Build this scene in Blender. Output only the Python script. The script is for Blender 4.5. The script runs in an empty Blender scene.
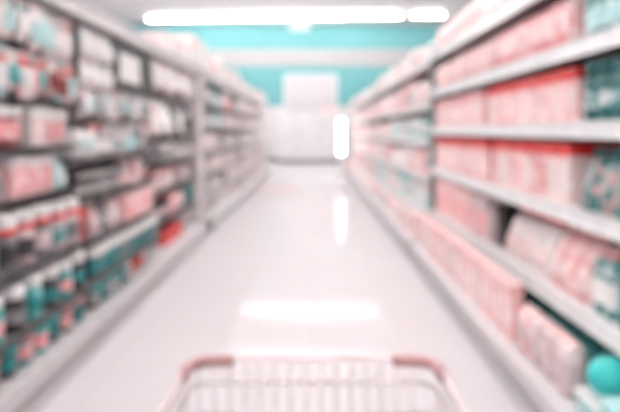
import bpy, bmesh, math, random
from mathutils import Vector, Matrix
R = random.Random(7)
PI = math.pi
scn = bpy.context.scene
COL = scn.collection
H = 1.40            # eye height; the camera looks along +Y from (0, 0, H)

# ------------------------------------------------------------------ materials
def lin(c):
    return tuple((v/12.92 if v <= .04045 else ((v+.055)/1.055)**2.4) for v in (x/255 for x in c))
MATS = {}
def mat(name, rgb, rough=.45, metal=0., second=None, scale=14., amount=.5, vary=.10, spec=.5):
    """principled material with a procedural two-tone print and a small per-object variation"""
    if name in MATS: return MATS[name]
    m = bpy.data.materials.new(name); m.use_nodes = True
    nt = m.node_tree; N = nt.nodes; L = nt.links
    b = N['Principled BSDF']
    b.inputs['Roughness'].default_value = rough
    b.inputs['Metallic'].default_value = metal
    b.inputs['Specular IOR Level'].default_value = spec
    c1 = lin(rgb); c2 = lin(second) if second else tuple(v*.9 for v in c1)
    tc = N.new('ShaderNodeTexCoord'); nz = N.new('ShaderNodeTexNoise')
    nz.noise_dimensions = '4D'
    nz.inputs['Scale'].default_value = scale; nz.inputs['Detail'].default_value = 2
    oi = N.new('ShaderNodeObjectInfo')
    mw = N.new('ShaderNodeMath'); mw.operation = 'MULTIPLY'; mw.inputs[1].default_value = 40
    L.new(oi.outputs['Random'], mw.inputs[0]); L.new(mw.outputs[0], nz.inputs['W'])
    L.new(tc.outputs['Object'], nz.inputs['Vector'])
    rp = N.new('ShaderNodeValToRGB')
    rp.color_ramp.elements[0].position = .55-.28*amount; rp.color_ramp.elements[0].color = (*c2, 1)
    rp.color_ramp.elements[1].position = .60-.20*amount+.02; rp.color_ramp.elements[1].color = (*c1, 1)
    L.new(nz.outputs['Fac'], rp.inputs['Fac'])
    mr = N.new('ShaderNodeMapRange'); mr.inputs['To Min'].default_value = 1-vary; mr.inputs['To Max'].default_value = 1+vary*.4
    L.new(oi.outputs['Random'], mr.inputs['Value'])
    mx = N.new('ShaderNodeMix'); mx.data_type = 'RGBA'; mx.blend_type = 'MULTIPLY'; mx.inputs['Factor'].default_value = 1
    L.new(rp.outputs['Color'], mx.inputs['A']); L.new(mr.outputs['Result'], mx.inputs['B'])
    L.new(mx.outputs['Result'], b.inputs['Base Color'])
    MATS[name] = m
    return m
def emis(name, rgb, strength):
    m = bpy.data.materials.new(name); m.use_nodes = True
    b = m.node_tree.nodes['Principled BSDF']
    b.inputs['Base Color'].default_value = (.9, .9, .9, 1)
    b.inputs['Emission Color'].default_value = (*lin(rgb), 1)
    b.inputs['Emission Strength'].default_value = strength
    MATS[name] = m
    return m

P = {  # goods colours: main, print
 'coral':   ((234,158,160), (248,214,213)),
 'palecoral': ((238,184,183), (249,230,228)),
 'red':     ((214,40,42), (224,70,66)),
 'darkred': ((120,36,40), (160,70,70)),
 'blush':   ((242,214,212), (250,234,232)),
 'white':   ((236,234,233), (246,244,243)),
 'offwhite':((228,222,220), (246,230,228)),
 'grey':    ((172,170,170), (205,203,203)),
 'midgrey': ((118,118,120), (150,148,150)),
 'charcoal':((48,46,48), (74,72,74)),
 'black':   ((26,25,27), (36,35,37)),
 'paleteal':((176,220,220), (214,236,236)),
 'teal':    ((70,160,160), (120,190,188)),
 'darkteal':((34,100,102), (62,132,132)),
 'deepteal':((24,120,122), (36,140,140)),
 'turquoise':((52,200,196), (58,206,202)),
 'tealpink':((62,130,130), (214,170,170)),
 'tealwhite':((80,146,146), (222,226,226)),
 'pinkgrey':((206,184,186), (232,216,216)),
}
def gm(p):
    a, b = P[p]
    return mat('goods_'+p, a, .42, 0, b, 16., .55, .14)

M_shelf = mat('white_enamel', (238,236,235), .38, vary=.02)
M_rail  = mat('price_rail_white', (238,240,240), .35, vary=.02)
M_silver= mat('brushed_steel', (204,201,202), .35, .45, (194,191,193), 30, .5, .02)
M_deck  = mat('grey_deck', (214,211,212), .45, .0, (206,203,204), 20, .5, .02)
M_kick  = mat('kick_plate_grey', (176,172,173), .5, .0, vary=.02)
M_back  = mat('pegboard_dark', (84,80,82), .7, vary=.02)
M_backL = mat('pegboard_grey', (172,168,169), .7, vary=.02)
M_canopy= mat('canopy_enamel', (206,203,204), .5, vary=.02)
M_post  = mat('post_grey', (104,114,116), .5, vary=.02)
M_pillar= mat('pillar_paint', (204,197,198), .6, vary=.02)
M_chrome= mat('chrome_wire', (196,190,191), .25, .8, vary=.02)
M_cartw = mat('cart_wire_coated', (206,196,197), .35, .3, vary=.02)
M_dgrey = mat('dark_grey_enamel', (126,122,124), .5, vary=.02)
M_rim   = mat('pinkish_steel', (208,188,190), .35, .3, vary=.02)
M_grip  = mat('dusty_coral_plastic', (166,124,125), .45, 0, (158,117,118), 20, .5, .02)
M_rubber= mat('dark_rubber', (50,48,50), .7, vary=.02)
M_ceil  = mat('ceiling_paint', (226,220,220), .8, 0, (222,216,216), 1.5, .5, 0)
M_wall  = mat('wall_paint_white', (206,203,204), .75, 0, (202,199,200), 1.5, .5, 0)
M_blue  = mat('wall_paint_aqua', (96,154,156), .7, 0, (93,151,153), 1.2, .5, 0)
M_board = mat('board_white', (188,184,185), .6, vary=0)
M_band  = mat('fascia_white', (160,158,158), .6, vary=0)
M_door  = mat('cabinet_door_white', (208,205,206), .35, 0, (200,198,199), 3, .5, .04)
M_dark  = mat('dark_plinth', (88,84,86), .6, vary=0)
M_patch   = mat('patch_rose_grey', (196,176,178), .9, 0, (186,166,168), 30, .5, 0)
M_house = mat('fixture_white_metal', (240,238,237), .5, vary=0)
M_tube  = emis('lit_tube', (255,252,252), 60.)
M_lite  = emis('lit_diffuser', (252,253,255), 8.)

def floor_material():
    m = bpy.data.materials.new('polished_vinyl_tile'); m.use_nodes = True
    N = m.node_tree.nodes; L = m.node_tree.links; b = N['Principled BSDF']
    tc = N.new('ShaderNodeTexCoord'); br = N.new('ShaderNodeTexBrick')
    br.offset = 0; br.inputs['Scale'].default_value = 1
    br.inputs['Brick Width'].default_value = .6; br.inputs['Row Height'].default_value = .6
    br.inputs['Mortar Size'].default_value = .004
    br.inputs['Color1'].default_value = (*lin((209,206,207)), 1)
    br.inputs['Color2'].default_value = (*lin((207,203,205)), 1)
    br.inputs['Mortar'].default_value = (*lin((196,191,192)), 1)
    L.new(tc.outputs['Object'], br.inputs['Vector'])
    nz = N.new('ShaderNodeTexNoise'); nz.inputs['Scale'].default_value = 60
    L.new(tc.outputs['Object'], nz.inputs['Vector'])
    mx = N.new('ShaderNodeMix'); mx.data_type = 'RGBA'; mx.blend_type = 'MULTIPLY'; mx.inputs['Factor'].default_value = .05
    L.new(br.outputs['Color'], mx.inputs['A']); L.new(nz.outputs['Color'], mx.inputs['B'])
    L.new(mx.outputs['Result'], b.inputs['Base Color'])
    b.inputs['Roughness'].default_value = .08
    b.inputs['Specular IOR Level'].default_value = .0075
    return m
M_floor = floor_material()

# ------------------------------------------------------------------ mesh helpers
class MB:
    """collects shapes into one mesh with material slots"""
    def __init__(s): s.bm = bmesh.new(); s.mats = []
    def mi(s, m):
        if m not in s.mats: s.mats.append(m)
        return s.mats.index(m)
    def box(s, a, b, m, bev=0., seg=2):
        before = set(s.bm.faces)
        c = [(a[i]+b[i])/2 for i in range(3)]; d = [abs(b[i]-a[i]) for i in range(3)]
        r = bmesh.ops.create_cube(s.bm, size=1, matrix=Matrix.Translation(c) @ Matrix.Diagonal((*d, 1)))
        if bev:
            es = list({e for v in r['verts'] for e in v.link_edges})
            bmesh.ops.bevel(s.bm, geom=es, offset=min(bev, min(d)*.45), segments=seg, affect='EDGES', profile=.5)
        k = s.mi(m)
        for f in s.bm.faces:
            if f not in before: f.material_index = k; f.smooth = False
        return s
    def lathe(s, prof, m, n=16, c=(0,0,0), cap=True, sx=1., sy=1.):
        k = s.mi(m); rings = []
        for r, z in prof:
            rings.append([s.bm.verts.new((c[0]+r*sx*math.cos(2*PI*i/n), c[1]+r*sy*math.sin(2*PI*i/n), c[2]+z)) for i in range(n)])
        for a, b in zip(rings, rings[1:]):
            for i in range(n):
                f = s.bm.faces.new((a[i], a[(i+1) % n], b[(i+1) % n], b[i])); f.material_index = k; f.smooth = True
        if cap:
            f = s.bm.faces.new(list(reversed(rings[0]))); f.material_index = k
            f = s.bm.faces.new(rings[-1]); f.material_index = k
        return s
    def loft(s, rects, m, smooth=False, n=20, power=4.):
        """rects: (half x, half y, z) superellipse sections stacked up"""
        k = s.mi(m); rings = []
        for hx, hy, z in rects:
            ring = []
            for i in range(n):
                t = 2*PI*i/n; ct, st = math.cos(t), math.sin(t)
                ring.append(s.bm.verts.new((hx*math.copysign(abs(ct)**(2/power), ct), hy*math.copysign(abs(st)**(2/power), st), z)))
            rings.append(ring)
        for a, b in zip(rings, rings[1:]):
            for i in range(n):
                f = s.bm.faces.new((a[i], a[(i+1) % n], b[(i+1) % n], b[i])); f.material_index = k; f.smooth = smooth
        f = s.bm.faces.new(list(reversed(rings[0]))); f.material_index = k
        f = s.bm.faces.new(rings[-1]); f.material_index = k
        return s
    def tube(s, pts, r, m, n=8):
        k = s.mi(m); pts = [Vector(p) for p in pts]; rings = []
        for i, p in enumerate(pts):
            d = (pts[min(i+1, len(pts)-1)]-pts[max(i-1, 0)]).normalized()
            up = Vector((0,0,1)) if abs(d.z) < .9 else Vector((1,0,0))
            u = d.cross(up).normalized(); v = u.cross(d)
            rings.append([s.bm.verts.new(p+(u*math.cos(2*PI*j/n)+v*math.sin(2*PI*j/n))*r) for j in range(n)])
        for a, b in zip(rings, rings[1:]):
            for j in range(n):
                f = s.bm.faces.new((a[j], a[(j+1) % n], b[(j+1) % n], b[j])); f.material_index = k; f.smooth = True
        f = s.bm.faces.new(list(reversed(rings[0]))); f.material_index = k
        f = s.bm.faces.new(rings[-1]); f.material_index = k
        return s
    def mesh(s, name):
        bmesh.ops.recalc_face_normals(s.bm, faces=s.bm.faces)
        me = bpy.data.meshes.new(name); s.bm.to_mesh(me); s.bm.free()
        for m in s.mats: me.materials.append(m)
        return me
    def obj(s, name, parent=None, loc=(0,0,0)):
        return link(name, s.mesh(name), parent, loc)
def link(name, data, parent=None, loc=(0,0,0), rz=0.):
    o = bpy.data.objects.new(name, data); COL.objects.link(o)
    o.location = loc; o.rotation_euler = (0,0,rz)
    if parent: o.parent = parent
    return o
def tag(o, label, cat, group=None):
    o['label'] = label; o['category'] = cat
    if group: o['group'] = group
    return o
def thing(name, label, cat, loc=(0,0,0), rz=0., group=None):
    return tag(link(name, None, None, loc, rz), label, cat, group)
def struct(o):
    o['kind'] = 'structure'; return o
ORD = ['', 'first','second','third','fourth','fifth','sixth','seventh','eighth','ninth','tenth','eleventh','twelfth','thirteenth',
 'fourteenth','fifteenth','sixteenth','seventeenth','eighteenth','nineteenth','twentieth','twenty-first','twenty-second','twenty-third',
 'twenty-fourth','twenty-fifth','twenty-sixth','twenty-seventh','twenty-eighth','twenty-ninth','thirtieth','thirty-first','thirty-second',
 'thirty-third','thirty-fourth','thirty-fifth','thirty-sixth','thirty-seventh','thirty-eighth','thirty-ninth','fortieth']

# ------------------------------------------------------------------ the setting
YF, YB, XL, XR, ZC = 28.2, -5.0, -9.5, 9.5, 6.385
struct(MB().box((XL,YB,-.1), (XR,YF,0), M_floor).obj('floor'))
struct(MB().box((XL,YB,ZC), (XR,YF,ZC+.1), M_ceil).obj('ceiling'))
struct(MB().box((XL-.1,YB-.1,-.1), (XL,YF+.1,ZC+.1), M_wall).obj('wall_left'))
struct(MB().box((XR,YB-.1,-.1), (XR+.1,YF+.1,ZC+.1), M_wall).obj('wall_right'))
struct(MB().box((XL,YB-.1,-.1), (XR,YB,ZC+.1), M_wall).obj('wall_back'))
w = MB(); w.box((XL,YF,2.55), (XR,YF+.1,ZC+.1), M_blue); w.box((XL,YF,-.1), (XR,YF+.1,2.55), M_wall)
struct(w.obj('wall_front'))
struct(MB().box((XL,YF-.05,4.42), (XR,YF,5.22), M_band, .01).obj('trim_1'))
struct(MB().box((XL,YF-.025,0.), (XR,YF,.14), M_dark, .005).obj('baseboard_front'))

# ------------------------------------------------------------------ ceiling lights (rows across the store)
def light_meshes(L):
    h = MB(); h.box((-L/2,-.10,-.055), (L/2,.10,0), M_house, .012); h.box((-L/2,-.03,-.075), (L/2,.03,-.05), M_house, .006)
    t = MB()
    t.tube([(-L/2+.015,0,-.115), (L/2-.015,0,-.115)], .04, M_tube, 10)
    c = MB()
    for s in (-1, 1): c.box((s*L/2-.015 if s > 0 else -L/2, -.045, -.16), (L/2 if s > 0 else -L/2+.015, .045, -.05), M_house, .004)
    return h.mesh('housing'), t.mesh('tube'), c.mesh('end_caps')
LMS = {L: light_meshes(L) for L in (2.16, 1.26)}
rows = [25.77-4.66*k for k in range(7)]
rown = ['', 'second row from the front wall', 'third row from the front wall', 'fourth row from the front wall', 'fifth row from the front wall',
        'sixth row from the front wall', 'row behind the shopping cart']
for k, y in enumerate(rows):
    xs = [(-7.14+2.168*(i+.5), 2.16) for i in range(5)]+[(4.21+.63, 1.26)]
    for i, (x, L) in enumerate(xs):
        where = ('in the row by the aqua wall' if k == 0 else 'in the '+rown[k])
        if L < 2: lab = 'short white ceiling light at right end '+where
        else: lab = 'long white ceiling strip light, %s from left %s' % (ORD[i+1], where)
        t = thing('ceiling_light', lab, 'ceiling light', (x, y-.07*(x+7)+.45*(k == 0), ZC-.001), -.07, 'strip lights on the ceiling')
        for nm, me in zip(('housing', 'tube', 'end_cap'), LMS[L]): link(nm, me, t)

# ------------------------------------------------------------------ goods
CACHE = {}
def goods(kind, pal, w, d, h, pal2='white', pal3='white', merged=False):
    """returns [(part name, mesh)]; front faces -X, base at z = 0, centred"""
    key = (kind, pal, round(w,3), round(d,3), round(h,3), pal2, pal3, merged)
    if key in CACHE: return CACHE[key]
    a, b, c = gm(pal), gm(pal2), gm(pal3)
    parts = []
    def part(name):
        if merged:
            if not parts: parts.append((kind, MB()))
            return parts[0][1]
        mb = MB(); parts.append((name, mb)); return mb
    if kind == 'carton':                               # printed carton with a lid and front panel
        p = part('body'); p.box((-d/2,-w/2,0), (d/2,w/2,h*.80), a, .006)
        q = part('lid'); q.box((-d/2-.003,-w/2-.003,h*.80), (d/2+.003,w/2+.003,h), b, .006)
        q.box((-d/2-.004,-w*.12,h*.74), (-d/2-.0005,w*.12,h*.82), b, .001)
        q = part('front_label'); q.box((-d/2-.003,-w*.36,h*.16), (-d/2,w*.36,h*.66), c, .002)
    elif kind == 'soft_pack':                          # plastic wrapped pack, bulging, with crimped ends
        p = part('wrap')
        p.loft([(d*.40,w*.40,0), (d*.48,w*.47,h*.05), (d*.5,w*.49,h*.3), (d*.5,w*.49,h*.65), (d*.46,w*.46,h*.86), (d*.3,w*.43,h*.93)], a, True)
        q = part('top_seal'); q.loft([(d*.22,w*.43,h*.93), (d*.04,w*.45,h*.965), (d*.03,w*.46,h)], b)
        q = part('front_label'); q.box((-d*.5-.004,-w*.33,h*.26), (-d*.5+.006,w*.33,h*.68), c, .003)
    elif kind == 'pouch':                              # stand-up pouch
        p = part('bag')
        p.loft([(d*.42,w*.42,0), (d*.5,w*.46,h*.06), (d*.46,w*.48,h*.35), (d*.26,w*.48,h*.7), (d*.06,w*.47,h*.9)], a, True)
        q = part('seal_strip'); q.loft([(.008,w*.47,h*.9), (.005,w*.48,h*.92), (.005,w*.48,h)], b)
        q = part('front_label'); q.loft([(d*.49,w*.30,h*.16), (d*.475,w*.32,h*.35), (d*.40,w*.28,h*.5)], c, True)
    elif kind == 'bottle':
        r = w/2; sy = 1.; sx = d/w
        p = part('body'); p.lathe([(r*.9,0), (r,h*.02), (r,h*.60), (r*.9,h*.70), (r*.46,h*.80), (r*.42,h*.83)], a, 18, sx=sx)
        q = part('cap'); q.lathe([(r*.5,h*.82), (r*.56,h*.83), (r*.56,h*.97), (r*.48,h)], b, 16)
        q = part('label'); q.lathe([(r*1.012,h*.16), (r*1.012,h*.52)], c, 18, cap=False, sx=sx)
    elif kind == 'jug':                                # wide-capped bottle
        r = w/2; sx = d/w
        p = part('body'); p.lathe([(r*.9,0), (r,h*.03), (r,h*.62), (r*.93,h*.70), (r*.74,h*.75)], a, 18, sx=sx)
        q = part('cap'); q.lathe([(r*.84,h*.74), (r*.94,h*.76), (r*.94,h*.97), (r*.84,h)], b, 18)
        q = part('label'); q.lathe([(r*1.012,h*.22), (r*1.012,h*.5)], c, 18, cap=False, sx=sx)
    elif kind == 'flask':                              # bottle with a coloured collar under a wide cap
        r = w/2; sx = d/w
        p = part('body'); p.lathe([(r*.9,0), (r,h*.03), (r,h*.60), (r*.95,h*.66)], a, 18, sx=sx)
        q = part('collar'); q.lathe([(r*.96,h*.66), (r*1.0,h*.67), (r*1.0,h*.75), (r*.9,h*.765)], gm('red'), 18)
        q = part('cap'); q.lathe([(r*.86,h*.765), (r*.95,h*.78), (r*.95,h*.97), (r*.84,h)], b, 18)
        q = part('label'); q.lathe([(r*1.012,h*.16), (r*1.012,h*.5)], c, 18, cap=False, sx=sx)
    elif kind == 'tub':
        r = w/2; sx = d/w
        p = part('body'); p.lathe([(r*.86,0), (r*.9,h*.02), (r,h*.76)], a, 18, sx=sx)
        q = part('lid'); q.lathe([(r*1.04,h*.76), (r*1.06,h*.79), (r*1.06,h*.96), (r*.98,h)], b, 18, sx=sx)
        q = part('label'); q.lathe([(r*.955,h*.2), (r*1.005,h*.66)], c, 18, cap=False, sx=sx)
    elif kind == 'hanging_card':                       # blister card with a euro slot, top edge at z = 0
        p = part('card')
        p.box((-.002,-w/2,-h), (.002,w/2,-.03), a, .0008, 1)
        p.box((-.002,-w/2,-.03), (.002,-.012,0), a); p.box((-.002,.012,-.03), (.002,w/2,0), a)
        p.box((-.002,-.012,-.012), (.002,.012,0), a)
        q = part('blister'); q.box((-d,-w*.36,-h*.86), (-.0025,w*.36,-h*.36), b, .012)
        q = part('printed_header'); q.box((-.004,-w*.44,-h*.30), (-.0022,w*.44,-.036), c, .0005, 1)
    out = [(n, m.mesh(n)) for n, m in parts]
    CACHE[key] = out
    return out
COUNT = {}
def place(kind, x, y, z, side, label, cat, group, spec, merged, tilt=0.):
    ms = goods(kind, *spec, merged=merged)
    rz = (0. if side > 0 else PI)+tilt
    if merged:
        o = link(kind, ms[0][1], None, (x,y,z), rz); tag(o, label, cat, group)
    else:
        o = thing(kind, label, cat, (x,y,z), rz, group)
        for n, me in ms: link(n, me, o)
    return o
WORD = {'coral':'coral pink', 'palecoral':'pale coral', 'red':'red', 'darkred':'dark red', 'blush':'blush white', 'white':'white',
  'offwhite':'off-white', 'grey':'light grey', 'midgrey':'mid grey', 'charcoal':'charcoal', 'black':'black', 'paleteal':'pale teal', 'teal':'teal',
  'darkteal':'dark teal', 'turquoise':'turquoise', 'deepteal':'deep teal', 'tealpink':'teal-pink', 'tealwhite':'teal-white', 'pinkgrey':'pinkish grey'}
KW = {'carton':'carton', 'soft_pack':'wrapped pack', 'pouch':'pouch', 'bottle':'bottle', 'jug':'bottle', 'flask':'red-collared bottle', 'tub':'tub', 'hanging_card':'blister card'}
CAT = {'carton':'box', 'soft_pack':'packet', 'pouch':'pouch', 'bottle':'bottle', 'jug':'bottle', 'flask':'bottle', 'tub':'tub', 'hanging_card':'blister pack'}
GAP = .006
PART2 = {'carton':'lid','soft_pack':'seal','pouch':'seal','bottle':'cap','jug':'cap','flask':'cap','tub':'lid','hanging_card':'blister'}
def run(side, xf, z, y0, y1, kind, pal, w, d, h, pal2, pal3, shelf, ref, grp, merged=False, gap=GAP, tilt=.0, jit=.012, hj=0.):
    """goods side by side from the far end y1 back to y0; xf = front of the goods; lists are mixed goods"""
    n = max(1, int((y1-y0+1e-6)/(w+gap)))
    pick = lambda v: R.choice(v) if isinstance(v, list) else v
    for i in range(n):
        y = y1-(w+gap)*(i+.5)
        k_, a, b, c = pick(kind), pick(pal), pick(pal2), pick(pal3)
        desc = WORD[a]+' '+KW[k_]
        if not merged:
            if b != a and b != 'white': desc += ' with '+WORD[b]+' '+PART2[k_]
            elif k_ in ('bottle','jug') and b == 'white': desc += ' with white cap'
        key = (desc, shelf, ref); COUNT[key] = COUNT.get(key, 0)+1
        lab = '%s %s from %s, %s' % (ORD[min(COUNT[key],40)], desc, ref, shelf)
        dd = w if k_ in ('tub','bottle','jug','flask') else d
        x = side*(xf+dd/2+R.random()*jit)
        o = place(k_, x, y, z+.0012, side, lab, CAT[k_], grp, (a, w, dd, h, b, c), merged, R.uniform(-tilt, tilt))
        if hj: o.scale.z = R.uniform(1-hj, 1)

# ------------------------------------------------------------------ shelving
def shelving(side, y0, y1, xf, xdeck, xback, shelves, zdeck, ztop, label, railh=.075, back=None, lip='white', canopy=None, shelf_m=None, hooks=()):
    t = thing('shelving_unit', label, 'shelving', (side*xback, (y0+y1)/2, 0), 0, 'shelving bays along the aisle')
    ox, oy = side*xback, (y0+y1)/2
    def bx(mb, xa, xb, ya, yb, za, zb, m, bev=0):
        mb.box((side*xa-ox, ya-oy, za), (side*xb-ox, yb-oy, zb), m, bev); return mb
    e = .004
    bx(MB(), xback-.02, xback, y0+e, y1-e, .02, ztop, back or M_back).obj('back_panel', t)
    for y in (y0+e, y1-e-.03): bx(MB(), xback-.05, xback-.02, y, y+.03, 0, ztop, M_post).obj('upright', t)
    dk = MB(); bx(dk, xdeck+.004, xback-.05, y0+e, y1-e, zdeck-.03, zdeck, M_deck)
    dko = dk.obj('base_deck', t)
    r = MB(); bx(r, xdeck-.012, xdeck+.004, y0+e, y1-e, zdeck-.075, zdeck+.012, M_silver, .006)
    bx(r, xdeck-.02, xdeck-.012, y0+e, y1-e, zdeck-.05, zdeck-.035, M_silver, .003)
    r.obj('front_rail', t)
    k = MB(); bx(k, xdeck+.012, xdeck+.03, y0+e, y1-e, 0., zdeck-.03, M_kick)
    bx(k, xdeck-.004, xdeck+.012, y0+e, y1-e, .0, .07, M_silver, .006)
    k.obj('kick_plate', t)
    xf0 = xf
    for z in shelves:
        z, xf = z if isinstance(z, tuple) else (z, xf0)
        s = MB(); bx(s, xf+.012, xback-.05, y0+e, y1-e, z-.025, z, shelf_m or M_shelf, .003)
        n = max(1, int((y1-y0)/.9))
        for i in range(n+1):
            y = y0+.03+(y1-y0-.06)*i/n
            bx(s, xf+.06, xback-.05, y-.006, y+.006, z-.035, z-.0245, shelf_m or M_shelf)
        so = s.obj('shelf', t)
        r = MB(); bx(r, xf, xf+.012, y0+e, y1-e, z-railh, z+.006, M_rail if lip == 'white' else gm(lip), .004)
        lm = M_rail if lip == 'white' else gm(lip)
        bx(r, xf-.006, xf, y0+e, y1-e, z-railh, z-railh+.008, lm); bx(r, xf-.006, xf, y0+e, y1-e, z-.002, z+.006, lm)
        r.obj('price_rail', so)
    xf = xf0
    if canopy:
        c = MB(); za, zb = canopy
        bx(c, xf-.01, xf+.02, y0+e, y1-e, za, zb, M_canopy, .006)
        bx(c, xf+.02, xback-.02, y0+e, y1-e, zb-.03, zb-.005, M_shelf)
        bx(c, xf-.02, xf-.01, y0+e, y1-e, zb-.02, zb, M_canopy, .004)
        c.obj('canopy', t)
    for (y, z) in hooks:
        MB().tube([(side*(xback-.02)-ox, y-oy, z), (side*(xf+.03)-ox, y-oy, z), (side*(xf+.012)-ox, y-oy, z+.008)], .0035, M_chrome, 6).obj('peg_hook', t)
    return t

# ---- right side, near bays
RX, RD, RB = 1.26, 1.04, 1.78
SR = [2.22, 1.83, 1.44, 1.02, .56]
shelving(1, .6, 3.2, RX, RD, RB, SR, .21, 2.62, 'white shelving bay nearest the camera on the right, stocked with coral and teal goods')
shelving(1, 3.2, 6.40, RX, RD, RB, SR, .21, 2.62, 'white shelving bay on the right ending at the grey post, full of coral goods')
t = thing('post', 'dark grey-green upright post dividing the right-hand shelving', 'post', (1.42, 6.49, 0))
MB().box((-.14,-.06,.0), (.3,.06,2.3), M_post, .012).obj('column', t)
c = MB()
c.box((-.146,-.02,.3), (-.139,.02,2.25), M_dark, .002)
c.obj('slot_strip', t)
MB().box((-.15,-.07,0), (.31,.07,.05), M_silver, .008).obj('foot_plate', t)

SHN = {2.22:'right top shelf', 1.83:'right second shelf down', 1.44:'right eye-level shelf', 1.02:'right chest-high shelf', .56:'right knee-high shelf', .21:'right bottom deck'}
gx = RX+.03
def rn(z, y0, y1, kind, pal, w, d, h, p2='white', p3='white', **k):
    run(1, k.pop('x', gx if z > .3 else 1.105), z, y0, y1, kind, pal, w, d, h, p2, p3, SHN[z], 'grey post', 'goods on the '+SHN[z]+' before the post', **k)
# top shelf
rn(2.22, 4.6, 6.36, 'soft_pack', 'blush', .20, .30, .26, 'white', 'palecoral', tilt=.03)
rn(2.22, 3.3, 4.55, 'soft_pack', 'palecoral', .20, .30, .24, 'white', 'white', tilt=.03)
rn(2.22, 2.0, 3.2, 'soft_pack', 'coral', .20, .30, .27, 'white', 'blush', tilt=.03)
# second
rn(1.83, 4.4, 6.36, 'soft_pack', 'palecoral', .115, .30, .27, 'palecoral', 'blush', tilt=.02)
rn(1.83, 2.94, 4.38, 'soft_pack', 'coral', .115, .30, .285, 'darkred', 'blush', tilt=.02)
rn(1.83, 2.0, 2.92, 'bottle', 'tealwhite', .105, .105, .28, 'darkteal', 'paleteal')
# eye level
rn(1.44, 4.5, 6.36, 'carton', 'palecoral', .13, .30, .27, 'coral', 'blush')
rn(1.44, 2.96, 4.46, 'carton', 'palecoral', .13, .30, .275, 'red', 'blush')
rn(1.44, 2.4, 2.93, 'jug', 'darkteal', .125, .11, .29, 'darkteal', 'tealwhite')
rn(1.44, 2.0, 2.39, 'jug', 'tealwhite', .125, .11, .27, 'teal', 'white')
# chest
rn(1.02, 4.4, 6.36, 'carton', 'palecoral', .13, .30, .315, 'red', 'blush')
rn(1.02, 2.98, 4.36, 'carton', ['palecoral','palecoral','blush'], .125, .30, .315, 'red', ['offwhite','coral'])
rn(1.02, 2.0, 2.95, 'pouch', 'tealpink', .15, .16, .30, 'darkteal', 'tealpink')
# knee
rn(.56, 4.95, 6.36, 'carton', 'palecoral', .17, .32, .34, 'palecoral', 'coral')
rn(.56, 4.26, 4.46, 'carton', 'black', .17, .26, .30, 'black', 'charcoal', x=gx+.06)  # black box added so the shaded gap beside the pouches reads dark
rn(.56, 4.48, 4.92, 'carton', 'pinkgrey', .14, .32, .33, 'pinkgrey', 'coral')
rn(.56, 3.35, 4.10, 'pouch', 'offwhite', .14, .24, .33, 'red', 'palecoral', tilt=.08)
rn(.56, 2.86, 3.34, 'pouch', 'palecoral', .15, .24, .34, 'coral', 'blush', tilt=.06)
rn(.56, 2.62, 2.84, 'bottle', 'tealwhite', .10, .10, .32, 'coral', 'white')
rn(.56, 2.0, 2.60, 'bottle', 'darkteal', .11, .11, .33, 'darkteal', 'teal')
# bottom deck
rn(.21, 3.32, 6.36, 'carton', ['palecoral','palecoral','pinkgrey','blush','coral'], .15, .075, .325, 'palecoral', 'blush')
rn(.21, 2.64, 3.30, 'soft_pack', ['palecoral','pinkgrey','blush'], .155, .11, .25, 'palecoral', 'pinkgrey', tilt=.03)
rn(.21, 2.6, 4.0, 'bottle', 'darkteal', .10, .10, .25, 'darkteal', 'teal', x=1.34)
rn(.21, 2.1, 2.34, 'carton', 'teal', .19, .13, .16, 'paleteal', 'white')
o = thing('storage_tray', 'pale teal tray under the turquoise ball, right bottom deck', 'tray', (1.205, 2.46, .2112))
MB().box((-.09,-.11,0), (.09,.11,.085), gm('paleteal'), .012).obj('base', o)
MB().box((-.096,-.116,.085), (.096,.116,.098), gm('white'), .006).obj('rim', o)
o = thing('ball', 'big turquoise ball on a pale teal tray at the lower right', 'ball', (1.205, 2.46, .3105))
prof = [(max(.003,.083*math.sin(PI*i/14)), .083-.083*math.cos(PI*i/14)) for i in range(15)]
MB().lathe(prof, gm('turquoise'), 24).obj('shell', o)
MB().lathe([(.012,.164), (.011,.1675), (.006,.169)], gm('teal'), 12).obj('valve', o)

# ---- right side, far bays
SF = [2.18, 1.70, 1.30, .90, .49]
FN = {2.18:'top', 1.70:'second', 1.30:'third', .90:'fourth', .49:'fifth', .21:'bottom'}
kinds = ['soft_pack', 'carton', 'pouch', 'tub']
def far_row(side, bay, y0, y1, z, hmax, xf, shelfname, bayname, pals, big=.21, dep=.26):
    y = y1-.02; used = 0
    ref = 'far end'
    first = True
    while y-y0 > big+.02:
        pal = R.choice(pals); kind = R.choice(kinds if dep > .2 else kinds[:2]); w = big*R.uniform(.8, 1.0)
        if kind == 'tub': w = min(w, .17)
        nn = R.choice((1, 2, 2, 3))
        n = min(nn, int((y-y0-.02)/(w+GAP)))
        if n < 1: break
        h = hmax*R.uniform(.80, .95)
        p2 = R.choice([pal, pal, 'white', 'blush' if side > 0 else 'grey'])
        if kind == 'tub': p2 = R.choice(['white', pal])
        d = w if kind == 'tub' else dep
        w = round(w, 2); h = round(h, 2); d = round(d, 2)
        run(side, xf, z, y-n*(w+GAP)-1e-4, y, kind, pal, w, d, h, p2, R.choice(['white', 'blush', 'grey']), shelfname+', '+bayname, ref,
            'goods in the %s' % bayname, merged=True, jit=.03)
        y -= n*(w+GAP)+.008
NB = 8; BL = 1.8
warm = ['palecoral','blush','coral','white','palecoral','offwhite']
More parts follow.
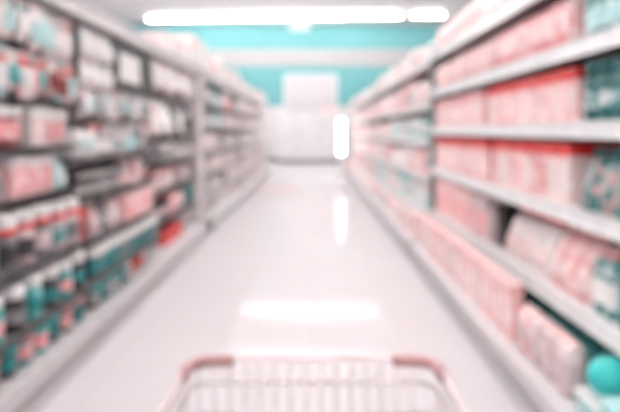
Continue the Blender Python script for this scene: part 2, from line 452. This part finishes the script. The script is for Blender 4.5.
for b in range(NB):
    y0 = 6.58+b*BL; y1 = y0+BL
    bn = ORD[b+1]+' right bay past post'
    shelving(1, y0, y1, RX, RD, RB, SF, .21, 2.55, '%s white shelving bay on the right beyond the grey post' % ORD[b+1], railh=.06)
    rowsf = [(2.18,.26,['blush','white','blush','palecoral']), (1.70,.36,warm+(['red'] if b in (0,2) else [])),
             (1.30,.30,['paleteal','paleteal','white','tealwhite'] if b < 2 else warm),
             (.90,.32,warm+(['red'] if b in (2,3) else [])), (.49,.32,['paleteal','white','paleteal','blush'] if b < 3 else warm),
             (.21,.275,['palecoral','blush','white'])]
    for z, hm, pals in rowsf:
        far_row(1, b, y0+.02, y1-.02, z, hm, RX+.02 if z > .3 else 1.105, FN[z]+' shelf' if z > .3 else 'bottom deck', bn, pals, .21 if b < 4 else .25, .26 if z > .3 else .08)

# ---- left side
LX, LDK, LB = 1.50, 1.37, 1.97
def ln(name, ref, z, y0, y1, kind, pal, w, d, h, p2='white', p3='white', xo=.03, **k):
    k.setdefault('hj', .14 if kind in ('pouch','soft_pack','carton') else .05)
    run(-1, LX+xo, z, y0, y1, kind, pal, w, d, h, p2, p3, name, ref, 'goods on the left, '+ref, **k)
HK = []
hooks2 = [(2.49+.118*i, z) for z in (2.085, 1.80) for i in range(12)]
def pegs(hooks, w, h, shelf, ref, grp, pals, bl, hd):
    """blister cards, one on each hook, counted from the far end of the row"""
    for (y, z) in sorted(hooks, key=lambda q: -q[0]):
        pal = R.choice(pals); b = R.choice(bl); desc = WORD[pal]+' card with '+WORD[b]+' blister'
        key = (desc, shelf, ref); COUNT[key] = COUNT.get(key, 0)+1
        place('hanging_card', -(LX+.035+R.random()*.03), y, z+.017, -1, '%s %s from %s, %s' % (ORD[COUNT[key]], desc, ref, shelf), 'blister pack', grp,
              (pal, w, R.choice((.025,.04)), round(h*R.choice((.86,1.)), 3), b, R.choice(hd)), False)
S1 = [(1.31,1.52), (1.04,1.54), (.70,1.45), (.41,1.41)]
shelving(-1, .7, 2.2, LX, LDK, LB, S1, .2, 2.24, 'white left shelving bay beside the shopping cart, closest to the camera', .02, M_backL, canopy=(2.13,2.24))
shelving(-1, 2.2, 3.9, LX, LDK, LB, S1, .2, 2.24, 'left shelving bay at the photo edge with rows of white-capped bottles', .02, M_backL, hooks=hooks2, lip='charcoal', shelf_m=M_dgrey, canopy=(2.13,2.24))
f1 = 'far end'
nm = {2.03:'left edge bay top shelf', 1.77:'left edge bay second shelf', 1.57:'left edge bay third shelf', 1.31:'left edge bay fourth shelf',
      1.04:'left edge bay fifth shelf', .70:'left edge bay sixth shelf', .41:'left edge bay seventh shelf', .2:'left edge bay deck'}
def l2(z, *a, **k): ln(nm[z], f1, z, *a, **k)
MX = dict(gap=.014, tilt=.06, jit=.05)
pegs(hooks2[:12], .105, .262, 'left edge bay upper pegs', f1, 'blister cards pegged high in the left edge bay', ['white','offwhite','blush','paleteal','white'], ['white','paleteal','blush','white'], ['darkred','white','paleteal','darkred','coral'])
pegs(hooks2[12:], .105, .24, 'left edge bay lower pegs', f1, 'blister cards pegged low in the left edge bay', ['white','blush','paleteal','teal','palecoral'], ['paleteal','white','teal','palecoral','darkred'], ['red','darkred','white','red'])
l2(1.31, 3.25, 3.88, ['tub','carton','pouch'], ['blush','palecoral','offwhite'], .15, .15, .225, 'white', ['coral','blush'], gap=.03, jit=.04, xo=.04)
l2(1.31, 2.95, 3.24, 'tub', 'darkred', .12, .12, .22, 'white', 'coral', gap=.02, xo=.04)
l2(1.31, 2.4, 2.94, 'soft_pack', ['coral','palecoral'], .15, .16, .22, 'white', 'blush', xo=.04, **MX)
l2(1.04, 3.66, 3.88, 'pouch', 'paleteal', .19, .16, .23, 'paleteal', 'white', gap=.01, xo=.06)
l2(1.04, 3.12, 3.64, 'carton', ['blush','palecoral'], .165, .2, .23, 'white', 'coral', gap=.008, xo=.06)
l2(1.04, 2.4, 3.10, ['pouch','bottle'], ['pinkgrey','tealwhite','midgrey'], .12, .13, .23, ['teal','charcoal'], ['darkteal','blush'], gap=.02, jit=.04, xo=.06)
l2(.70, 2.4, 3.88, 'flask', ['midgrey','pinkgrey','tealwhite','charcoal'], .12, .12, .285, 'white', ['midgrey','pinkgrey','charcoal','tealwhite'], gap=.08, jit=.01, xo=-.035)
l2(.41, 2.4, 3.88, 'jug', ['deepteal','deepteal','charcoal','teal'], .13, .13, .235, 'white', ['coral','deepteal','coral','midgrey'], gap=.07, jit=.01, xo=-.075)
l2(.2, 2.4, 3.88, 'tub', ['deepteal','teal','charcoal'], .13, .13, .165, ['coral','turquoise'], ['coral','deepteal','coral'], xo=-.055, gap=.04, jit=.01)
# red collars of the upper bottle row read as a red edge strip
# ---- second left bay: pegged cards, framed sign
hooks3 = [(4.02+.125*i, 2.075) for i in range(5)]+[(4.02+.125*i, 1.86) for i in range(5)]+[(3.99+.131*i, 1.69) for i in range(13)]
S3 = [1.21, .94, (.67,1.46), (.42,1.41)]
shelving(-1, 3.9, 5.65, LX, LDK, LB, S3, .2, 2.24, 'left shelving bay with pegged white cards and a black framed sign', .02, M_backL, lip='charcoal', shelf_m=M_dgrey, canopy=(2.13,2.24), hooks=hooks3)
for i, (y, z) in enumerate(hooks3[:10]):
    pal = ['white','white','offwhite','white','grey'][i % 5] if i < 5 else ['white','blush','white','grey','offwhite'][i % 5]
    lab = '%s blister card, %s from left, %s pegged row by framed sign' % (WORD[pal], ORD[i % 5+1], 'upper' if i < 5 else 'lower')
    place('hanging_card', -(LX+.035), y, z+.017, -1, lab, 'blister pack', 'blister cards pegged beside the framed sign', (pal, .115, .03, .2 if i < 5 else .17, 'white', 'offwhite' if i % 2 else 'paleteal'), False)
t = thing('framed_sign', 'black framed white sign hanging under the left canopy', 'sign', (-(LX+.05), 5.12, 1.73))
fr = MB(); W = .47; Hh = .38
for a, b in (((-.015,-W,0), (.015,W,.075)), ((-.015,-W,Hh-.075), (.015,W,Hh)), ((-.015,-W,.075), (.015,-W+.15,Hh-.075)), ((-.015,W-.22,.075), (.015,W,Hh-.075))):
    fr.box(a, b, gm('black'), .004)
fr.obj('frame', t)
MB().box((-.010,-W+.15,.075), (.010,W-.22,Hh-.075), gm('white'), .002).obj('panel', t)
hg = MB()
for y in (-.35, .35): hg.tube([(0,y,Hh), (0,y,.411)], .004, M_chrome, 6)
hg.obj('hanger', t)
f3 = 'far end'
n3 = {1.50:'sign bay top shelf', 1.21:'sign bay second shelf', .94:'sign bay third shelf', .67:'sign bay fourth shelf', .42:'sign bay fifth shelf', .2:'sign bay deck'}
def l3(z, *a, **k): ln(n3[z], f3, z, *a, **k)
pegs(hooks3[10:], .118, .225, 'pegged row below the sign', f3, 'blister cards pegged below the framed sign', ['white','grey','offwhite','paleteal','blush'], ['grey','white','paleteal','white','midgrey'], ['coral','white','paleteal','grey'])
l3(1.21, 4.7, 5.62, 'bottle', ['grey','offwhite','paleteal','midgrey'], .09, .09, .25, 'white', ['paleteal','grey'], gap=.012, jit=.04)
l3(1.21, 4.25, 4.68, 'bottle', ['blush','grey'], .095, .09, .24, ['coral','white'], 'white', gap=.01, jit=.04)
l3(1.21, 3.95, 4.24, 'soft_pack', 'white', .125, .2, .22, 'teal', 'paleteal', gap=.01)
l3(.94, 4.85, 5.62, ['carton','pouch','bottle'], ['blush','grey','darkred','white'], .125, .13, .22, ['blush','white'], 'palecoral', **MX)
l3(.94, 3.95, 4.80, 'flask' if False else 'bottle', ['midgrey','charcoal'], .085, .085, .175, 'white', 'grey', gap=.012)
l3(.67, 4.75, 5.62, 'carton', ['palecoral','palecoral','blush'], .2, .2, .23, 'palecoral', 'coral', xo=-.02)
l3(.67, 4.1, 4.72, ['pouch','soft_pack'], ['blush','white','midgrey'], .14, .15, .225, ['blush','charcoal'], ['white','grey'], gap=.02, tilt=.1, jit=.05, xo=-.02)
l3(.67, 3.95, 4.09, 'carton', 'red', .12, .2, .22, 'red', 'darkred')
l3(.42, 3.95, 5.62, 'jug', ['deepteal','darkteal','midgrey'], .088, .088, .195, 'white', ['midgrey','deepteal'], gap=.022, xo=-.075)
l3(.2, 4.9, 5.62, ['carton','tub'], ['palecoral','white','red'], .14, .14, .15, ['white','coral'], ['red','white'], xo=.02, gap=.02)
l3(.2, 3.95, 4.88, 'tub', ['darkteal','deepteal','charcoal'], .12, .12, .16, ['turquoise','white','teal'], ['grey','deepteal'], xo=-.05, gap=.02, jit=.01)
# ---- third left bay
hooks4 = [(5.80+.19*i, 2.075) for i in range(10)]
S4 = [1.36, 1.08, .80, .50]
shelving(-1, 5.65, 7.8, LX, LDK, LB, S4, .2, 2.24, 'left shelving bay just before the pale pillar, red boxes on its deck', .02, M_backL, lip='charcoal', shelf_m=M_dgrey, canopy=(2.13,2.24), hooks=hooks4)
pl4 = ['grey','white','coral','white','offwhite','grey','darkred','palecoral','white','grey']
for i, (y, z) in enumerate(hooks4):
    pal = pl4[i]
    place('hanging_card', -(LX+.035), y, z+.017, -1, '%s blister card, %s from left on pegs before the pillar' % (WORD[pal], ORD[i+1]), 'blister pack',
          'blister cards pegged before the pale pillar', (pal, .165, .035, .28, 'white', 'offwhite'), False)
n4 = {1.36:'pillar bay top shelf', 1.08:'pillar bay second shelf', .80:'pillar bay third shelf', .50:'pillar bay fourth shelf', .2:'pillar bay deck'}
def l4(z, *a, **k): ln(n4[z], 'pale pillar', z, *a, **k)
l4(1.36, 7.35, 7.78, ['pouch','bottle'], ['grey','charcoal','offwhite'], .13, .14, .36, ['charcoal','white'], 'charcoal', **MX)
l4(1.36, 6.8, 7.3, 'pouch', ['charcoal','white'], .23, .14, .34, 'charcoal', 'white', gap=.012)
l4(1.36, 5.95, 6.78, 'pouch', 'white', .26, .22, .37, 'white', 'white', tilt=.15)
l4(1.36, 5.68, 5.94, 'carton', 'blush', .22, .2, .3, 'palecoral', 'white')
l4(1.08, 6.7, 7.78, ['bottle','carton'], ['grey','midgrey','offwhite'], .11, .11, .21, ['midgrey','white'], 'white', **MX)
l4(1.08, 5.68, 6.68, ['tub','bottle'], ['white','midgrey','white'], .13, .13, .21, 'white', 'midgrey', gap=.02, jit=.04)
l4(.80, 6.8, 7.78, ['carton','pouch'], ['pinkgrey','grey','white'], .15, .15, .21, 'pinkgrey', 'grey', **MX)
l4(.80, 6.1, 6.78, ['carton','pouch'], ['blush','coral','grey'], .15, .15, .21, ['coral','white'], 'white', **MX)
l4(.80, 5.68, 6.08, 'carton', ['darkred','charcoal'], .17, .17, .2, 'coral', 'blush')
l4(.50, 7.2, 7.78, 'tub', ['charcoal','tealwhite'], .16, .16, .2, 'teal', 'darkteal', gap=.02)
l4(.50, 6.5, 7.18, 'soft_pack', ['palecoral','coral'], .21, .2, .24, 'coral', 'blush')
l4(.50, 5.68, 6.45, 'tub', ['charcoal','black','midgrey'], .15, .15, .18, 'black', 'pinkgrey', gap=.03)
l4(.2, 7.1, 7.78, 'tub', ['white','tealwhite','grey'], .16, .16, .2, 'grey', 'grey', xo=.06)
l4(.2, 6.2, 7.05, 'carton', 'red', .26, .22, .17, 'red', 'red', xo=.03)
l4(.2, 5.68, 6.15, 'tub', 'tealwhite', .14, .14, .16, 'white', 'grey', xo=.06)
# pale pillar
t = thing('pillar', 'pale pinkish-grey boxed pillar between the left shelving bays', 'pillar', (-1.72, 8.05, 0))
MB().box((-.23,-.19,.09), (.23,.19,2.235), M_pillar, .015).obj('casing', t)
MB().box((-.262,-.24,0), (.262,.24,.09), M_silver, .008).obj('plinth', t)
MB().box((-.262,-.24,2.235), (.262,.24,2.29), M_rail, .008).obj('cap', t)
# ---- left far bays
SL = [1.80, 1.46, 1.12, .80, .48]
LN = {1.80:'top shelf', 1.46:'second shelf', 1.12:'third shelf', .80:'fourth shelf', .48:'fifth shelf', .2:'bottom deck'}
pale = ['white','offwhite','grey','white','pinkgrey','blush','grey']  # pale goods colours stand in for haze over the distant bays
LBL = 1.95
for b in range(6):
    y0 = 8.3+b*LBL; y1 = y0+LBL
    shelving(-1, y0, y1, LX, LDK, LB, SL, .2, 2.24, '%s left shelving bay beyond the pale pillar' % ORD[b+1], .03, M_backL, lip='grey', canopy=(2.13,2.24))
    bn = ORD[b+1]+' left bay past pillar'
    rl = [(1.80,.31,['paleteal','darkteal','white','paleteal'] if b == 0 else (['darkred','red','white','charcoal'] if b in (1,) else pale)),
          (1.46,.26,['paleteal','white','grey','teal'] if b == 0 else pale+['midgrey','palecoral']), (1.12,.27,pale+(['charcoal','midgrey'] if b < 3 else ['midgrey'])), (.80,.25,pale+(['palecoral','midgrey','darkred'] if b < 3 else ['midgrey'])),
          (.48,.25,pale+(['teal','charcoal'] if b < 2 else ['midgrey'])), (.2,.20,pale)]
    for z, hm, pals in rl:
        far_row(-1, b, y0+.02, y1-.02, z, hm, LX+.02 if z > .3 else LX+.06, LN[z], bn, pals, .2 if b < 3 else .24)
# cartons stored on top of the left canopy
y = 6.3; i = 0
while y < 19.6:
    w = R.choice((.4,.46,.52)); h = R.choice((.22,.26,.30,.34)) if y > 7 else .20; pal = ['blush','palecoral','white','blush','offwhite'][i % 5]; i += 1
    zt = 2.2362 if not (7.8 < y+w and y < 8.3) else 2.2912
    place('carton', -1.72, y+w/2, zt, -1, '%s storage carton, %s from the near end on top of the left shelving' % (WORD[pal], ORD[i]), 'box',
          'storage cartons on top of the left shelving', (pal, w, .36, h, pal, 'white'), False)
    y += w+.04
# ------------------------------------------------------------------ far end of the aisle
for i in range(4):
    x = -1.17+i*.72
    t = thing('cabinet', 'tall white double-door cabinet, %s from left across the aisle end' % ORD[i+1], 'cabinet', (x, 26.9, 0), 0, 'white cabinets across the aisle end')
    MB().box((-.35,-.30,.14), (.35,.30,2.2), M_wall, .01).obj('body', t)
    MB().box((-.35,-.28,0), (.35,.28,.14), M_dark).obj('plinth', t)
    for s in (-1, 1):
        dd = MB().box((s*.175-.168,-.325,.18), (s*.175+.168,-.301,2.16), M_door, .006).obj('door', t)
        MB().box((s*.03-.009,-.35,.95), (s*.03+.009,-.325,1.25), M_chrome, .004).obj('handle', dd)
t = thing('signboard', 'large blank white board on the aqua wall above the cabinets', 'signboard', (-.12, YF-.03, 2.27))
MB().box((-1.2,-.04,0), (1.2,.0,1.72), M_board, .008).obj('panel', t)
fr = MB()
for a, b in (((-1.24,-.05,-.04), (1.24,.01,0)), ((-1.24,-.05,1.72), (1.24,.01,1.76)), ((-1.24,-.05,0), (-1.2,.01,1.72)), ((1.2,-.05,0), (1.24,.01,1.72))): fr.box(a, b, M_house, .004)
fr.obj('frame', t)
t = thing('sign_strip', 'pale coral header strip above the cabinets at the aisle end', 'sign', (.75, 26.55, 2.2012))
MB().box((-.32,0,0), (.32,.03,.20), gm('palecoral'), .006).obj('panel', t)
MB().box((-.32,-.02,0), (.32,.12,.012), M_house, .003).obj('foot', t)
t = thing('ceiling_camera', 'small white box hanging from the ceiling under the far lights', 'camera', (-.55, 25.0, ZC-.001))
MB().tube([(0,0,0), (0,0,-.55)], .02, M_house).obj('stem', t)
MB().box((-.42,-.16,-.78), (.42,.16,-.55), M_house, .03).obj('housing', t)
# standing light panel
t = thing('floor_lamp', 'upright glowing white light column standing by the far right shelves', 'lamp', (.82, 17.6, 0))
MB().lathe([(.14,0), (.14,.02), (.05,.035), (.03,.05)], M_house, 20).obj('base', t)
MB().tube([(0,0,.05), (0,0,.72)], .016, M_house, 10).obj('pole', t)
MB().lathe([(.05,.72), (.07,.73), (.07,1.72), (.05,1.73)], M_lite, 20).obj('lamp_tube', t)
MB().lathe([(.075,1.73), (.075,1.75), (.05,1.76)], M_house, 20).obj('top_cap', t)
# thin rose-grey slab with a border, darker than the tiles around it
t = thing('floor_patch', 'thin rose-grey patch lying on the floor at the far left of the aisle', 'mat', (-.8, 14.4, .0005))
MB().box((-.42,-.55,0), (.42,.55,.008), M_patch, .003).obj('pad', t)
b = MB()
for a, c in (((-.45,-.58,0), (.45,-.55,.01)), ((-.45,.55,0), (.45,.58,.01)), ((-.45,-.55,0), (-.42,.55,.01)), ((.42,-.55,0), (.45,.55,.01))): b.box(a, c, M_patch)
b.obj('border', t)

# ------------------------------------------------------------------ shopping cart
t = thing('shopping_cart', 'wire shopping cart with coral corner grips in the foreground', 'shopping cart', (0, .9, 0))
def cp(x, y, z): return (x, y-.9, z)
YN, YC = 1.30, .42          # front and rear of the basket
hf = .262; hr = .275
def hw(y): return hr+(hf-hr)*(y-YC)/(YN-YC)
zr = .905
def rim_path(z, inset=0):
    pts = [cp(-hw(YC)+inset, YC, z)]
    a = .045
    for k in range(5):
        th = k/4*PI/2
        pts.append(cp(-hf+inset+a-a*math.cos(th), YN-inset-a+a*math.sin(th), z))
    for k in range(5):
        th = PI/2-k/4*PI/2
        pts.append(cp(hf-inset-a+a*math.cos(th), YN-inset-a+a*math.sin(th), z))
    pts.append(cp(hw(YC)-inset, YC, z))
    return pts
MB().tube(rim_path(zr+.006), .005, M_rim, 8).obj('rim', t)
MB().tube(rim_path(zr-.045, .003), .005, M_chrome, 8).obj('lower_rim', t)
for s in (-1, 1):
    a = .045; pts = [cp(s*hf, YN-.085, zr), cp(s*hf, YN-.05, zr)]
    for k in range(5):
        th = k/4*PI/2
        pts.append(cp(s*(hf-a+a*math.cos(th)), YN-a+a*math.sin(th), zr))
    pts.append(cp(s*.172, YN, zr))
    MB().tube(pts, .0125, M_grip, 10).obj('corner_grip', t)
zb = .52
def wall_front():
    m = MB(); x = -.245
    while x <= .2451:
        m.tube([cp(x, YN-.006, zr), cp(x*.94, YN-.05, zb)], .0048 if abs(x) < .18 else .0026, M_cartw, 6); x += .0327
    for z in (.80, .70, .60): m.tube([cp(-.25, YN-.006-.045*(zr-z)/(zr-zb)-.004, z), cp(.25, YN-.006-.045*(zr-z)/(zr-zb)-.004, z)], .003, M_cartw, 6)
    m.obj('front_grid', t)
wall_front()
for s in (-1, 1):
    m = MB(); y = YC+.03
    while y < YN-.03:
        m.tube([cp(s*hw(y), y, zr), cp(s*hw(y)*.94, y-.02, zb)], .0026, M_cartw, 6); y += .035
    for z in (.80, .70, .60): m.tube([cp(s*hw(YC)*(.94+.06*(z-zb)/(zr-zb)), YC, z), cp(s*hf*(.94+.06*(z-zb)/(zr-zb)), YN-.03, z)], .003, M_cartw, 6)
    m.obj('side_grid', t)
m = MB()
for i in range(15): x = -.23+.46*i/14; m.tube([cp(x, YC, zb), cp(x, YN-.05, zb)], .003, M_cartw, 6)
for i in range(8): y = YC+(YN-.05-YC)*i/7; m.tube([cp(-.25, y, zb), cp(.25, y, zb)], .0035, M_cartw, 6)
m.obj('basket_floor', t)
m = MB()
for i in range(13): x = -.24+.48*i/12; m.tube([cp(x, YC, zr), cp(x*.94, YC, zb)], .0028, M_cartw, 6)
m.obj('rear_gate', t)
h = MB().tube([cp(-.27, .27, 1.0), cp(.27, .27, 1.0)], .014, M_grip, 12).obj('handle', t)
m = MB()
for s in (-1, 1):
    m.tube([cp(s*.272, YC+.25, zr), cp(s*.272, YC, zr+.02), cp(s*.27, .30, .98), cp(s*.27, .27, 1.0)], .011, M_chrome, 8)
    m.tube([cp(s*.25, YC+.03, zb), cp(s*.25, YC-.02, .30), cp(s*.25, YC, .17), cp(s*.21, YN-.08, .17)], .013, M_chrome, 8)
    m.tube([cp(s*.235, YN-.06, zb), cp(s*.22, YN-.12, .17)], .011, M_chrome, 8)
m.tube([cp(-.25, YC, .17), cp(.25, YC, .17)], .011, M_chrome, 8); m.tube([cp(-.21, YN-.08, .17), cp(.21, YN-.08, .17)], .011, M_chrome, 8)
m.obj('chassis', t)
for (x, y) in ((-.25, YC), (.25, YC), (-.21, YN-.08), (.21, YN-.08)):
    m = MB(); m.box((x-.02,y-.9-.014,.06), (x-.013,y-.9+.014,.17), M_chrome); m.box((x+.013,y-.9-.014,.06), (x+.02,y-.9+.014,.17), M_chrome); m.box((x-.02,y-.9-.014,.15), (x+.02,y-.9+.014,.172), M_chrome)
    c = m.obj('caster', t)
    MB().tube([cp(x-.0115, y, .0605), cp(x+.0115, y, .0605)], .06, M_rubber, 24).obj('wheel', c)

# ------------------------------------------------------------------ camera and world
cam = bpy.data.cameras.new('camera'); co = bpy.data.objects.new('camera', cam); COL.objects.link(co)
co.location = (0, 0, H); co.rotation_euler = (PI/2, 0, 0)
cam.sensor_width = 36; cam.lens = 603/620*36
cam.shift_x = -3/620; cam.shift_y = -75/620
cam.clip_start = .02
cam.dof.use_dof = True; cam.dof.focus_distance = .28
cam.dof.aperture_fstop = .035/(12.3*.28/603)
scn.camera = co
wd = bpy.data.worlds.new('world'); wd.use_nodes = True
wd.node_tree.nodes['Background'].inputs['Color'].default_value = (1, .97, .97, 1)
wd.node_tree.nodes['Background'].inputs['Strength'].default_value = .3
scn.world = wd
scn.view_settings.view_transform = 'Standard'; scn.view_settings.look = 'None'
scn.view_settings.gamma = 1; scn.view_settings.use_curve_mapping = False
scn.view_settings.exposure = 0.38
scn.cycles.use_denoising = True
scn.cycles.max_bounces = 8; scn.cycles.diffuse_bounces = 5
scn.cycles.sample_clamp_indirect = 10
